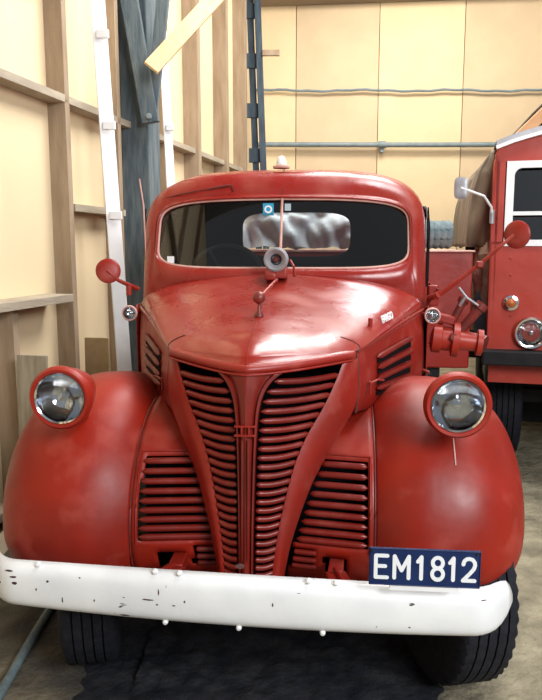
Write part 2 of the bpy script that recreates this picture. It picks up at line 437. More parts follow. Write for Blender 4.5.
# emblem
p = Vector(hood(.985, .80 ** (1 / 1.3)))
em = MB(); e0 = Vector((.462, .78, 1.305))
def font(text, size, name, m, parent, loc, rot, sx=1, ext=.001, off=0):
    cu = bpy.data.curves.new(name, 'FONT'); cu.body = text; cu.size = size; cu.extrude = ext; cu.offset = off; cu.align_x = 'CENTER'
    to = bpy.data.objects.new('tmp', cu); COL.objects.link(to)
    dg = bpy.context.evaluated_depsgraph_get(); me = bpy.data.meshes.new_from_object(to.evaluated_get(dg))
    bpy.data.objects.remove(to); me.materials.clear(); me.materials.append(m)
    o = bpy.data.objects.new(name, me); COL.objects.link(o); o.parent = parent
    o.location = loc; o.rotation_euler = rot; o.scale = (sx, 1, 1); return o
def hsurf(Y, fr):
    """point and slope angle on the right-hand cheek of the hood: fr of the way from belt to crest by height"""
    v = (Y - .2) / .84; z0 = ze(v)
    best = min((hood(.5 + .5 * k / 400, v ** (1 / 1.3)) for k in range(200, 401)), key=lambda q: abs(q[2] - (z0 + fr)))
    return Vector(best)
ea, eb = hsurf(.56, .028), hsurf(.68, .028)
dirv = (eb - ea).normalized()
yaw_e = math.atan2(dirv.y, dirv.x); mid = (ea + eb) / 2
nrm = Vector((dirv.y, -dirv.x, .25)).normalized()
def frame_rot(t, n):
    b = n.cross(t).normalized(); t2 = b.cross(n).normalized()
    return Matrix((t2, b, n)).transposed().to_euler()
font('FARGO', .042, 'emblem_lettering', WHITEP, HOOD, mid + nrm * .012, frame_rot(dirv, nrm), .9, .002, .001)
q = hsurf(.52, .035)
MB().tube([q + nrm * .008 + Vector((0, 0, -.03)), q + nrm * .010 + Vector((0, 0, .025))], .009, 10).build('hood_catch', RED, HOOD)
# hood ornament
ob = Vector(hood(.5, (.40) ** (1 / 1.3)))
ot = ob + Vector((.0, -.01, .065))
orn = empty('hood_ornament', ob, 0, T)
MB().lathe([(0, .0), (.018, 0), (.016, .008), (.008, .02), (.006, .045), (.01, .05)], (0, 0, 0), (0, 0, 1), 20).build('ornament_base', DARKR, orn)
MB().lathe([(.0245 * sin(pi * k / 12), .07 - .0245 * cos(pi * k / 12)) for k in range(13)], (0, 0, 0), (0, 0, 1), 24).build('ornament_ball', DARKR, orn)
MB().tube([(0, .02, .07), (.035, .20, .115), (.045, .28, .125)], .006, 8).build('ornament_rod', RED, orn)

# --- cab
def cabring(kind, th):
    c_, s_ = cos(th), sin(th)
    if kind == 'open':
        n = 5.5; x = .610 * spw(c_, 2 / n); z = 1.712 + .158 * spw(s_, 2 / n)
        if s_ > 0: z += .018 * (1 - (x / .61) ** 2)
        else: z += .0
        return x, z
    if s_ >= 0:
        n = 3.5; return .698 * spw(c_, 2 / n), 1.70 + .327 * spw(s_, 2 / n)
    n = 9; return .698 * spw(c_, 2 / n), 1.70 - .80 * spw(-s_, 2 / n)
def Yc(x, z): return 1.045 + .42 * max(0, z - 1.52) + .07 * (abs(x) / .66) ** 3
def lerp(a, b, t): return a + (b - a) * t
NR = 140
rings = []
def ring(fn): rings.append([fn(2 * pi * k / NR) for k in range(NR)])
def fr_(k, dy):
    def g(th):
        a = cabring('open', th); b = cabring('out', th)
        x = lerp(a[0], b[0], k); z = lerp(a[1], b[1], k); return (x, Yc(x, z) + dy, z)
    return g
def sidef(sc, Y, zoff):
    def g(th):
        x, z = cabring('out', th); ya = Yc(x, z) + .09; t = (Y - 1.22) / 1.13
        return (x * sc, ya + (2.36 - ya) * t, 1.70 + (z - 1.70) * (sc if z < 1.7 else 1 + (sc - 1) * .5) + (zoff if z > 1.7 else 0) * min(1, (z - 1.7) / .3))
    return g
ring(fr_(.0, .035)); ring(fr_(.0, .004)); ring(fr_(.015, -.006)); ring(fr_(.045, -.010)); ring(fr_(.10, -.006)); ring(fr_(.14, .002)); ring(fr_(.20, .002))
for k, dy in ((.35, .0), (.55, .004), (.75, .015), (.88, .03), (.96, .055), (1, .09)): ring(fr_(k, dy))
for k in range(1, 25):
    Y = 1.22 + 1.13 * k / 24; kk = min(1, k / 8)
    rings.append([sidef(1 + .045 * math.sin(kk * pi / 2) , Y, .03 * math.sin(kk * pi / 2))(2 * pi * j / NR) for j in range(NR)])
rear_open = []
def rop(th, k):
    n = 4.5; x = .355 * spw(cos(th), 2 / n); z = 1.735 + .142 * spw(sin(th), 2 / n)
    b = rings[36][round(th / (2 * pi) * NR) % NR]
    return (lerp(b[0], x, k), 2.43 - .0 * k + .02 * math.sin(k * pi / 2), lerp(b[2], z, k))
base_n = len(rings)
for k in (.03, .3, .6, .9, 1): rings.append([rop(2 * pi * j / NR, k) for j in range(NR)])
vs = [p for r in rings for p in r]; fs = []
for i in range(len(rings) - 1):
    for j in range(NR):
        a = i * NR + j; b_ = i * NR + (j + 1) % NR; c = (i + 1) * NR + (j + 1) % NR; d = (i + 1) * NR + j
        m = [sum(vs[q][k] for q in (a, b_, c, d)) / 4 for k in range(3)]
        if abs(m[0]) > .6 and 1.42 < m[1] < 2.08 and 1.47 < m[2] < 1.84: continue
        if m[2] < .96: continue
        fs.append((a, b_, c, d))
CAB = MB().add(vs, fs).build('cab', REDH, T, ang=50, weld=False)
orient(CAB, (0, 0, 1)); md = CAB.modifiers.new('s', 'SOLIDIFY'); md.thickness = .012; md.offset = -1; CAB.data.materials.append(LINER_SHADE); md.material_offset = 1
# windshield rubber + glass + centre post
pts = []
for k in range(NR + 1):
    x, z = cabring('open', 2 * pi * k / NR); pts.append((x * .995, Yc(x, z) + .012, 1.712 + (z - 1.712) * .99))
MB().tube(pts, .0065, 8, caps=False).build('windshield_seal', PINKW, CAB)
for sg in (-1, 1):
    def gl_(u, v, sg=sg):
        X = .60 * u; zt = 1.870 + .016 * (1 - u * u) - .05 * u ** 14; zb = 1.556 + .05 * u ** 14; z = zb + (zt - zb) * v
        return (sg * X, Yc(X, z) + .018, z)
    MB().grid(gl_, 16, 8).build('windshield_glass', GLASSW, CAB)
MB().tube([(0, Yc(0, z) + .008, z) for z in (1.56, 1.7, 1.885)], .011, 8, .6).build('windshield_post', PINKW, CAB)
for sg in (-1, 1):
    def sg_(u, v, sg=sg): return (sg * .712, 1.41 + .68 * u, 1.45 + .40 * v)
    MB().grid(sg_, 1, 1).build('side_window', GLASSD, CAB)
    def xs_(z): return .729 * max(.01, 1 - (max(0, z - 1.7) / .355) ** 3.5) ** (1 / 3.5) - .004
    w = MB(); w.tube([(sg * xs_(z), y, z) for y, z in ((1.41, 1.46), (1.40, 1.65), (1.42, 1.80), (1.47, 1.855), (1.75, 1.865), (2.04, 1.855), (2.09, 1.80), (2.09, 1.46), (1.41, 1.46))], .008, 8)
    w.build('window_frame', BLACK, CAB)
    for y in (1.36, 2.14):
        MB().tube([(sg * xs_(z), y, z) for z in (1.0, 1.3, 1.6, 1.75, 1.85)], .004, 6).build('door_seam', BLACK, CAB)
# cowl sides continuing down behind the fenders
for sg in (-1, 1):
    def cw(u, v, sg=sg): return (sg * (.693 + .030 * u), 1.05 + .34 * u, 1.38 - .75 * v)
    o = MB().grid(cw, 6, 10).build('cowl_side', REDH, T, solid=.006); orient(o, (sg, 0, 0))
# bench seat and dashboard
b = MB(); b.box((0, 1.95, 1.12), (1.2, .5, .16)); b.box((0, 2.25, 1.34), (1.2, .12, .36)); b.build('bench_seat', LINER_SHADE, CAB, bevel=.03)
MB().box((0, 1.22, 1.48), (1.2, .12, .10)).build('dashboard', DARKR, CAB, bevel=.02)
# steering wheel (truck is right-hand drive)
sw = MB(); cc = Vector((-.33, 1.50, 1.50)); qq = Euler((R(55), 0, 0)).to_matrix()
sw.tube([cc + qq @ Vector((.2 * cos(2 * pi * k / 36), .2 * sin(2 * pi * k / 36), 0)) for k in range(37)], .011, 8)
for a in (0, 2.1, 4.2): sw.tube([cc, cc + qq @ Vector((.2 * cos(a), .2 * sin(a), 0))], .008, 6)
sw.build('steering_wheel', BLACK, CAB)
# stickers on the glass
def sticker(x, z, s, name, m): return MB().box((x, Yc(x, z) + .012, z), (s, .002, s * 1.1)).build(name, m, CAB, smooth=False)
SKY = mat('sticker_blue', (.02, .30, .50), rough=.5)
s1 = sticker(-.066, 1.835, .052, 'registration_sticker', SKY)
MB().lathe([(.011, 0), (.019, 0), (.019, -.002), (.011, -.002), (.011, 0)], (-.066, Yc(0, 1.835) + .008, 1.835), (0, -1, 0), 24).build('sticker_ring', LET, s1)
sticker(.028, 1.845, .030, 'registration_sticker', mat('sticker_pale', (.35, .45, .5), rough=.5))
s2 = sticker(-.535, 1.592, .034, 'service_sticker', LET)
# wiper above the windshield
w = MB(); f = lambda x, z, d=.012: (x, Yc(x, z) + .0 - d, z)
w.tube([f(-.60, 1.895, -.008), f(-.50, 1.912, .012), f(-.40, 1.93, .012), f(-.27, 1.945, .014)], .004, 6)
w.tube([f(-.36, 1.935, .012), f(-.27, 1.950, .02), f(-.245, 1.95, .02), f(-.24, 1.925, .0)], .006, 8)
w.build('wiper', DARKR, CAB)
MB().tube([(-.675, 1.2, 1.50), (-.683, 1.2, 1.86), (-.70, 1.2, 1.985)], .004, 6).build('aerial', PINKW, CAB)
# roof beacon
bc = empty('roof_lamp', (-.016, 1.36, 2.045), 0, CAB)
MB().lathe([(0, 0), (.042, 0), (.042, .010), (.03, .016), (0, .016)], (0, 0, 0), (0, 0, 1), 24).build('lamp_base', PINKW, bc)
MB().lathe([(.024, .014), (.026, .026), (.022, .045), (.012, .058), (0, .062)], (0, 0, 0), (0, 0, 1), 24).build('lamp_dome', WHITEP, bc)
MB().tube([(.0, Yc(0, 1.9) - .002, 1.90), (0, Yc(0, 1.95) + .005, 1.95), (0, 1.30, 2.025), (0, 1.40, 2.05)], .0025, 5).build('roof_seam', DARKR, CAB)
# siren / horn at the rear of the hood
si = empty('siren', (-.005, .93, 1.60), 0, T)
MB().lathe([(0, .0), (.016, .0), (.018, .012), (.030, .030), (.046, .042), (.054, .036), (.055, .0), (.050, -.05), (.036, -.085), (0, -.09)], (0, 0, 0), (0, -1, 0), 36).build('siren_housing', GREY, si)
MB().lathe([(0, .034), (.008, .034), (.013, .028), (.014, .012)], (0, 0, 0), (0, -1, 0), 20).build('siren_hub', DARKR, si)
MB().lathe([(.020, .020), (.023, .024), (.025, .020)], (0, 0, 0), (0, -1, 0), 24).build('siren_slot', BLACK, si)
b = MB(); b.box((0, .02, -.06), (.10, .10, .05)); b.box((-.02, -.05, -.075), (.05, .08, .03)); b.build('siren_bracket', RED, si, bevel=.008)
MB().tube([(.03, .05, -.01), (.06, .03, -.005), (.078, .0, -.03), (.083, -.01, -.075)], .006, 8).build('siren_cable', RED, si)

# --- headlights
def headlamp(parent, name, c, r, housing, depth=.22, rl=.80, bull=True):
    h = empty(name, c, 0, parent)
    k = r / .108
    MB().lathe([(r * .95, .0), (r * .93, -.02 * k), (r * .80, -depth * .45), (r * .60, -depth * .75), (r * .3, -depth * .95), (0, -depth)], (0, 0, 0), (0, -1, 0), 40).build('housing', housing, h)
    MB().lathe([(r * rl, .012 * k), (r * (rl + .03), .020 * k), (r * .92, .022 * k), (r, .010 * k), (r * 1.01, -.006 * k), (r * .96, -.014 * k)], (0, 0, 0), (0, -1, 0), 48).build('rim', housing, h)
    MB().lathe([(r * (rl - .05), .014 * k), (r * rl, .019 * k), (r * (rl + .03), .013 * k)], (0, 0, 0), (0, -1, 0), 48).build('trim_ring', CHROME, h)
    MB().lathe([(r * rl * math.sqrt(t), -.055 * k * (1 - t) + .004 * k) for t in [j / 14 for j in range(15)]], (0, 0, 0), (0, -1, 0), 40).build('reflector', REFL, h)
    MB().lathe([(r * (rl - .02) * sin(t), .006 * k + .022 * k * (cos(t) - cos(1.2)) / (1 - cos(1.2))) if t < 1.2 else (r * (rl - .02), .006 * k) for t in [1.25 * j / 10 for j in range(11)]], (0, 0, 0), (0, -1, 0), 40).build('lens', LENS, h)
    b = MB(); b.lathe([(0, -.002), (r * .13, -.006), (r * .16, -.02), (r * .12, -.045)], (0, 0, 0), (0, -1, 0), 16); b.build('bulb', CHROME, h)
    return h
headlamp(T, 'headlight', (-.667, .03, 1.148), .109, REDF)
headlamp(T, 'headlight', (.660, .03, 1.150), .109, REDF)
for sg in (-1, 1):
    x = .664 * sg; pod = MB()
    pod.grid(lambda u, v: (x + (.05 - .02 * v) * cos(2 * pi * u), .10 + .10 * v + .05 * sin(2 * pi * u) * (1), 1.10 - .06 * v), 20, 4, cu=True)
    pod.build('headlight_stand', REDF, T)
for sg in (-1, 1):
    h = headlamp(T, 'cowl_lamp', (sg * .700, .97, 1.348), .037, PINKW, .06)
    MB().tube([(0, .03, 0), (-sg * .015, .06, .0), (-sg * .04, .08, .0)], .009, 8).build('lamp_bracket', RED, h)
# bead on fender under right headlight
MB().tube([(.672, Yf(.672, z) - .001, z) for z in (1.02, .99, .96, .93)], .0025, 6).build('fender_marker', PINKW, T)
# --- mirrors
def mirror(name, c, n, r, arm, clamp=None):
    h = empty(name, c, 0, T); c = Vector(c); n = Vector(n).normalized()
    MB().lathe([(0, .012), (r * .5, .011), (r * .9, .006), (r, 0), (r, -.006), (r * .94, -.008)], (0, 0, 0), n, 36).build('mirror_back', RED, h)
    MB().lathe([(0, -.006), (r * .95, -.006)], (0, 0, 0), n, 36).build('mirror_glass', CHROME, h)
    MB().tube([Vector(p) - c for p in arm], [.007, .009, .012] if len(arm) == 3 else .007, 10).build('mirror_arm', RED, h)
    if clamp: MB().box(Vector(clamp) - c, (.03, .03, .03)).build('mirror_clamp', RED, h, bevel=.006)
    return h
mirror('wing_mirror', (-.80, .98, 1.545), (.25, -1, .15), .058, [(-.80, .965, 1.548), (-.755, .99, 1.50), (-.690, 1.08, 1.455)])
MB().tube([(-.715, 1.02, 1.475), (-.715, 1.02, 1.43)], .014, 10).build('mirror_socket', RED, T)
mirror('wing_mirror', (1.06, 1.0, 1.71), (-.85, -1, .0), .062, [(1.045, .985, 1.71), (.9, 1.0, 1.575), (.72, 1.06, 1.42)], (.905, 1.0, 1.578))
MB().tube([(.735, 1.04, 1.44), (.70, 1.09, 1.42), (.69, 1.1, 1.37)], .016, 10).build('mirror_socket', RED, T)
# --- bumper
def by(x): return -.20 - .035 * x + .015 * (abs(x) / .6) ** 2 + .13 * max(0, (abs(x + .048) - .74) / .145) ** 2
def bump(u, v):
    x0 = (u - .5) * 2 * .895; x = x0 - .058; ax = abs(x0)
    hh = .088 - .010 * (ax / .83) ** 2
    e = max(0, (ax - .82) / .078); hh *= math.sqrt(max(.12, 1 - e * e * .95))
    a = (v - .5) * 2
    return (x, by(x) + .035 * abs(a) ** 6 - .012 * (1 - a * a), .545 + hh * a)
BUM = MB().grid(bump, 80, 22).build('bumper', WHITE, T); orient(BUM, (0, -1, 0))
md = BUM.modifiers.new('s', 'SOLIDIFY'); md.thickness = .006
for x, z in ((-.30, .634), (-.22, .634), (.19, .634), (.275, .632), (-.27, .464), (-.03, .463), (.235, .464), (-.70, .626)):
    MB().lathe([(0, .009), (.006, .008), (.009, .003), (.009, -.006)], (x, by(x) + .012, z), (0, -1, .4 if z > .6 else -.4), 14).build('bumper_bolt', WHITEP, BUM)
CHIP = mat('chipped_metal', (.035, .02, .022), (.12, .04, .03), 40, .8)
for x, z, w_, h_ in ((-.78, .585, .03, .008), (-.775, .565, .022, .012), (-.66, .58, .012, .008), (-.61, .522, .005, .02), (-.50, .53, .006, .012), (-.32, .548, .05, .006), (-.285, .575, .006, .022), (-.235, .535, .012, .005), (-.20, .55, .006, .01), (-.035, .64, .05, .006), (-.03, .612, .006, .006), (.08, .56, .006, .014), (.50, .508, .008, .006), (-.29, .534, .01, .006), (.30, .62, .02, .005), (.72, .60, .02, .003), (-.86, .60, .05, .010), (-.87, .575, .03, .014), (-.84, .555, .02, .01), (-.80, .602, .035, .006), (-.70, .55, .006, .012), (-.55, .60, .01, .004), (-.40, .55, .008, .004), (-.26, .60, .004, .02), (-.13, .62, .015, .005), (.16, .60, .012, .004), (.40, .505, .005, .005), (-.015, .618, .03, .004)):
    n = 9; a0 = random.random() * 6
    pts = []
    for k in range(n):
        th = 2 * pi * k / n; rr = .6 + .5 * random.random()
        X = x + w_ / 2 * cos(th) * rr; Z = z + h_ / 2 * sin(th) * rr; a = (Z - .545) / .085
        pts.append((X, by(X) + .035 * abs(a) ** 6 - .012 * (1 - a * a) - .0006, Z))
    MB().poly(pts, (0, 1, 0), .001).build('paint_chip', CHIP, BUM, smooth=False)
for sg in (-1, 1):
    x = .292 * sg
    b = MB(); b.beam((x, .35, .53), (x - sg * .02, -.02, .56), .05, .05); b.beam((x - sg * .02, .0, .57), (x + sg * .01, -.17, .60), .07, .012)
    b.beam((x - sg * .02, .0, .555), (x + sg * .01, -.17, .59), .012, .07); b.build('bumper_bracket', RED, T, bevel=.004)
# --- number plate
PL = empty('number_plate', (.534, -.245, .717), 0, T)
pw, ph_ = .326, .118
MB().box((0, 0, 0), (pw, .004, ph_)).build('plate_blank', BLUE, PL, bevel=.0015, smooth=False)
e = MB(); zz = ph_ / 2 - .003; xx = pw / 2 - .003
e.tube([(-xx, -.003, -zz), (xx, -.003, -zz), (xx, -.003, zz), (-xx, -.003, zz), (-xx, -.003, -zz)], .0022, 6); e.build('plate_edge', BLUE, PL)
GL = {'E': [[(1, 0), (0, 0), (0, 1), (1, 1)], [(0, .52), (.82, .52)]],
      'M': [[(0, 0), (0, 1), (.5, .35), (1, 1), (1, 0)]],
      '1': [[(.15, .78), (.62, 1), (.62, 0)]],
      '8': [[(.5 + .46 * cos(pi * 2 * k / 20), .76 + .24 * sin(pi * 2 * k / 20)) for k in range(21)], [(.5 + .5 * cos(pi * 2 * k / 20), .26 + .26 * sin(pi * 2 * k / 20)) for k in range(21)]],
      '2': [[(.0, .74), (.06, .88), (.25, .98), (.5, 1), (.78, .96), (.96, .84), (1, .7), (.9, .54), (.6, .34), (.25, .14), (0, 0), (1, 0)]]}
SW = .0056
for ch, x0, w_ in (('E', -.143, .034), ('M', -.088, .042), ('1', -.023, .022), ('8', .022, .032), ('1', .070, .022), ('2', .112, .034)):
    m = MB(); kk = 0
    for st in GL[ch]:
        P_ = [Vector((x0 + px * w_, 0, -.034 + pz * .068)) for px, pz in st]
        for a, b in zip(P_, P_[1:]):
            d = (b - a).normalized(); n = Vector((-d.z, 0, d.x)) * SW
            kk += 1; m.poly([a + n, b + n, b - n, a - n], (0, -1, 0), .0018 + .00004 * kk)
        for a in P_:
            kk += 1; m.poly([a + Vector((SW * cos(2 * pi * k / 12), 0, SW * sin(2 * pi * k / 12))) for k in range(12)], (0, -1, 0), .0018 + .00004 * kk)
    o = m.build('letter' if ch in 'EM' else 'digit', LET, PL, smooth=False, weld=False); o.location = (0, -.002, 0)
for x in (-.05, .15): MB().lathe([(0, .003), (.004, .002), (.005, 0)], (x if x > 0 else -.157, -.002, .047 if x > 0 else .047), (0, -1, 0), 12).build('plate_screw', BLACK, PL)
MB().box((0, .015, -.06), (.20, .03, .03)).build("plate_bracket", WHITEP, PL)

# --- wheels
def tyre(name, x, y, r, w, steer, parent):
    h = empty(name, (x, y, r), steer, parent)
    prof = [(.50, -.38), (.56, -.44), (.72, -.52), (.88, -.53), (.95, -.50), (.985, -.46)]
    tr = []
    ribs = 5; 
    for k in range(ribs):
        a = -.44 + .88 * k / ribs; b_ = a + .88 / ribs
        tr += [(1.0, a + .012), (1.0, b_ - .022), (.968, b_ - .018), (.968, b_ + .006)]
    prof += tr[:-2] + [(.985, .46), (.95, .50), (.88, .53), (.72, .52), (.56, .44), (.50, .38)]
    prof = [(a * r, b_ * w) for a, b_ in prof]; last = len(prof)
    def mod(i, j, rr, hh):
        if rr > .94 * r and i % 2: 
            if abs(hh) > .40 * w: return rr - .010, hh * .985
            return rr - .0, hh + .0012
        return rr, hh
    MB().lathe(prof, (0, 0, 0), (1, 0, 0), 96, mod=mod).build('tyre', RUB, h, ang=30)
    sg = 1 if x > 0 else -1
    MB().lathe([(.0, .10), (.06, .10), (.075, .07), (.12, .03), (.17, .02), (.195, .06), (.205, .09), (.20, -.09), (.19, -.08), (.12, -.02), (0, -.02)], (0, 0, 0), (sg, 0, 0), 40).build('rim', RED, h)
    return h
tyre('front_wheel', -.715, .40, .40, .20, R(16), T)
tyre('front_wheel', .700, .40, .40, .20, R(16), T)
for sg in (-1, 1): tyre('rear_wheel', sg * .78, 4.2, .42, .22, 0, T)
ch = MB()
for sg in (-1, 1): ch.beam((sg * .36, .35, .60), (sg * .36, 5.0, .60), .07, .16)
ch.build('chassis_rail', BLACK, T)
a = MB(); a.tube([(-.66, .4, .40), (-.45, .4, .34), (.45, .4, .34), (.66, .4, .40)], .035, 8); a.tube([(-.60, .52, .36), (.60, .52, .36)], .014, 8); a.build('front_axle', BLACK, T)
MB().tube([(-.68, 4.2, .42), (0, 4.2, .42), (.68, 4.2, .42)], [.05, .12, .05], 10).build('rear_axle', BLACK, T)
b = MB(); b.box((0, .95, .62), (.55, .8, .35)); b.build('engine', LINER_SHADE, T, bevel=.03)
for sg in (-1, 1):
    MB().box((sg * .80, 1.95, .52), (.28, 1.3, .03)).build('running_board', BLACK, T, bevel=.006)
# --- rear equipment body
b = MB(); b.box((.25, 3.6, 1.22), (1.88, 1.9, .80)); b.build('equipment_body', RED, T, bevel=.012, smooth=False)
MB().box((.25, 3.6, 1.625), (1.90, 1.92, .012)).build('body_top', PINKW, T, bevel=.003, smooth=False)
MB().box((.25, 3.6, .62), (1.5, 1.8, .38)).build('body_shade_box', BLACK, T, smooth=False)  # black box added to darken the bright gap under the body
# --- pump beside the cab
pu = empty('side_pump', (.74, 1.30, 1.12), 0, T)
m = MB(); m.lathe([(0, 0), (.05, 0), (.075, .01), (.075, .05), (.06, .055), (.06, .10), (.085, .105), (.085, .135), (.05, .14), (.045, .22), (.065, .225), (.065, .25), (0, .25)], (.0, 0, .09), (1, -.1, -.10), 28); m.build('pump_body', RED2, pu)
m = MB(); m.tube([(.14, -.01, .12), (.20, -.02, .20), (.235, -.03, .245)], [.024, .024, .024], 12); m.tube([(.225, -.03, .235), (.245, -.03, .26)], .032, 12); m.build('delivery_pipe', DARKR, pu)
m = MB(); m.tube([(.10, .02, .15), (.155, .01, .27)], .02, 10); m.tube([(.15, .01, .26), (.16, .01, .285)], .028, 10); m.build('delivery_pipe', DARKR, pu)
m = MB(); m.tube([(.12, -.05, .34), (.16, -.05, .29), (.22, -.05, .25)], .006, 8); m.tube([(.155, -.05, .30), (.13, -.03, .25)], .008, 8); m.build('valve_handle', GREY, pu)
m = MB(); m.box((.04, 0, .19), (.14, .10, .04), (0, .25, 0)); m.box((.0, .0, .13), (.06, .08, .14)); m.box((.0, -.03, .30), (.05, .05, .10)); m.build('pump_bracket', RED, pu, bevel=.006)
m = MB(); m.lathe([(0, .0), (.03, 0), (.045, .02), (.045, .05), (0, .055)], (.22, 0, .07), (1, -.6, -.3), 18); m.build('hose_coupling', DARKR, pu); m = MB(); m.lathe([(0, 0), (.018, 0), (.018, .03), (0, .03)], (.10, -.06, .10), (0, -1, 0), 12); m.build('drain_plug', DARKR, pu)
MB().tube([(-.02, .0, -.1), (.03, .03, -.25), (.03, .05, -.5)], .03, 10).build('suction_pipe', BLACK, pu)
m = MB(); m.tube([(.0, .0, .2), (-.03, -.05, .28), (.02, -.06, .33), (-.02, .0, .36)], .007, 8); m.build('pump_linkage', RED, pu)
MB().tube([(.645, 1.06, 1.075), (.67, 1.04, 1.09), (.70, 1.02, 1.08)], .006, 8).build('cowl_handle', RED, T)

# ---------------------------------------------------------------- things on the truck
def crumple(fn, amp, seed):
    from mathutils import noise
    def g(u, v):
        p = Vector(fn(u, v)); q = p * 5 + Vector((seed, 0, 0))
        n = noise.noise(q) * .6 + noise.noise(q * 2.2) * .4 + abs(noise.noise(q * 1.3 + Vector((3, 1, 2)))) * 1.2 - abs(noise.noise(Vector((q.x * 3 + q.z * 2, q.y, q.z * 1.2 - q.x)))) * .5
        return tuple(p + Vector((0, -1, .3)).normalized() * n * amp)
    return g
def tp(u, v):
    x = -.50 + 1.05 * u; a = v * pi
    return (x * (1 - .1 * sin(a)), 3.2 - .52 * cos(a), 1.645 + .42 * sin(a) ** .7 * (1 - .25 * abs(2 * u - 1) ** 3))
M_T = Matrix.Translation(T.location) @ Matrix.Rotation(-YAW, 4, 'Z')
def settle(o): o.matrix_world = M_T; return o
o = settle(MB().grid(crumple(tp, .09, 3), 60, 60).build('tarpaulin', TARP, None, ang=180)); tag(o, 'crumpled silver-grey tarpaulin seen through the truck cab, piled behind its rear window', 'tarpaulin')
hr = MB()
c0 = Vector((.90, 3.0, 1.745))
pts = []
for k in range(150):
    t = k / 149; a = t * 2 * pi * 4; r_ = .028 + .052 * t
    pts.append(c0 + Vector((0, r_ * cos(a), r_ * sin(a))))
for dx in (-.08, -.035, .01, .055, .10, .14): hr.tube([p + Vector((dx + .03, 0, 0)) for p in pts], .030, 8, 1)
o = settle(hr.build('rolled_hose', HOSE)); tag(o, 'rolled grey-green hose lying on the red body behind the truck cab', 'hose')

# ---------------------------------------------------------------- SHED
TP = 12.7 / 180 * pi
WD = Vector((sin(TP), cos(TP), 0)); WN = Vector((cos(TP), -sin(TP), 0))     # along wall, into room
W0 = Vector((-.2, 10.5, 0)) - WD * 10.5
def wp(s, d, z):
    """point on left wall: s metres along from camera end (corner = 10.5 m), d metres out from the cladding"""
    p = W0 + WD * s + WN * d; return Vector((p.x, p.y, z))
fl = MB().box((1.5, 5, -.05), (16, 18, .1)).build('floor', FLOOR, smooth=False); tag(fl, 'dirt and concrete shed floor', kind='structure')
HT = 5.6
wl = MB(); wl.add([wp(-4, 0, 0), wp(10.5, 0, 0), wp(10.5, 0, HT), wp(-4, 0, HT), wp(-4, -.05, 0), wp(10.5, -.05, 0), wp(10.5, -.05, HT), wp(-4, -.05, HT)], [(0, 1, 2, 3), (7, 6, 5, 4), (0, 4, 5, 1), (3, 2, 6, 7), (0, 3, 7, 4), (1, 5, 6, 2)])
wl = wl.build('wall_left', PLY, smooth=False); tag(wl, 'pale plywood shed wall with open studs and rails', kind='structure')
def at_wall(px):  # distance along the left wall seen at a column, horizon level
    k = (271 - px) / 707.; # x = -k*y
    y = (W0.x - 0 + 0 + (-W0.y) * math.tan(TP)) ; y = -(W0.x - W0.y * math.tan(TP)) / (k + math.tan(TP))
    return (y - W0.y) / cos(TP)
SD = .11
def stud(s, w=.055, d=SD, z0=0, z1=HT, m=STUD):
    o = MB().add([wp(s + a, b_, z) for z in (z0, z1) for a, b_ in ((-w / 2, 0), (w / 2, 0), (w / 2, d), (-w / 2, d))], [(0, 3, 2, 1), (4, 5, 6, 7), (0, 1, 5, 4), (1, 2, 6, 5), (2, 3, 7, 6), (3, 0, 4, 7)]).build('stud', m, wl, bevel=.002, smooth=False); return o
def rail(s0, s1, z, h=.05, d0=0, d=.13, m=RAIL, zz=None):
    z2 = zz if zz is not None else z
    return MB().add([wp(s, b_, q + c_) for s, q in ((s0, z), (s1, z2)) for b_, c_ in ((d0, -h / 2), (d, -h / 2), (d, h / 2), (d0, h / 2))], [(0, 1, 2, 3), (7, 6, 5, 4), (0, 4, 5, 1), (1, 5, 6, 2), (2, 6, 7, 3), (3, 7, 4, 0)]).build('rail', m, wl, bevel=.002, smooth=False)
for s in (.6, 1.6, 2.4): stud(s)
stud(at_wall(-8), .06, .13, 0, 1.3)
STUDS = [(at_wall(56), .16), (at_wall(108), .10), (at_wall(158), .06), (at_wall(187), .17), (at_wall(216), .20), (at_wall(235), .20)]
for s, w_ in STUDS: stud(s, .06 if w_ < .17 else .10, .13 if w_ < .17 else .16)
rail(-3, 10.4, 2.62); rail(-3, at_wall(44), 1.32, .05, 0, .20); rail(-3, at_wall(60), 3.37); rail(at_wall(60), at_wall(112), 1.92, .05)
rail(-3, 10.4, .1)
# back wall panels
wb = empty('wall_back'); tag(wb, 'tan hardboard back wall of the shed', kind='structure')
BY = 10.5
xs = [-.35, .36, 1.545, 2.76, 4.03, 5.25, 6.5, 7.8, 9.2]
for i in range(len(xs) - 1):
    MB().box(((xs[i] + xs[i + 1]) / 2, BY + .03, 2.55), (xs[i + 1] - xs[i] - .012, .04, 5.1)).build('wall_panel', HARD[i % 2 if i < 3 else (1 if i == 3 else 0)], wb, smooth=False)
MB().box((4.4, BY + .08, 2.8), (9.8, .04, 5.6)).build('backing_board', HARD[1], wb, smooth=False)
tag(MB().add([(-.3, 10.2, 5.0), (9, 10.2, 5.30), (9, 10.2, 5.66), (-.3, 10.2, 5.2), (-.3, 10.5, 5.0), (9, 10.5, 5.30), (9, 10.5, 5.66), (-.3, 10.5, 5.2)], [(0, 1, 2, 3), (7, 6, 5, 4), (0, 4, 5, 1), (3, 2, 6, 7), (0, 3, 7, 4), (1, 5, 6, 2)]).build('trim_1', BEAM, smooth=False), 'timber beam along the top of the back wall', kind='structure')
ce = MB().box((2.5, 5.5, 5.72), (14, 10.6, .05)); ce.box((2.5, 9.9, 5.50), (14, .15, .25))
tag(ce.build('ceiling', ROOF, smooth=False), 'dark shed roof', kind='structure')
pipe = MB(); pipe.tube([(-.25, 10.40, 3.105), (2.2, 10.40, 3.10), (5, 10.40, 3.11), (9, 10.4, 3.11)], .035, 12)
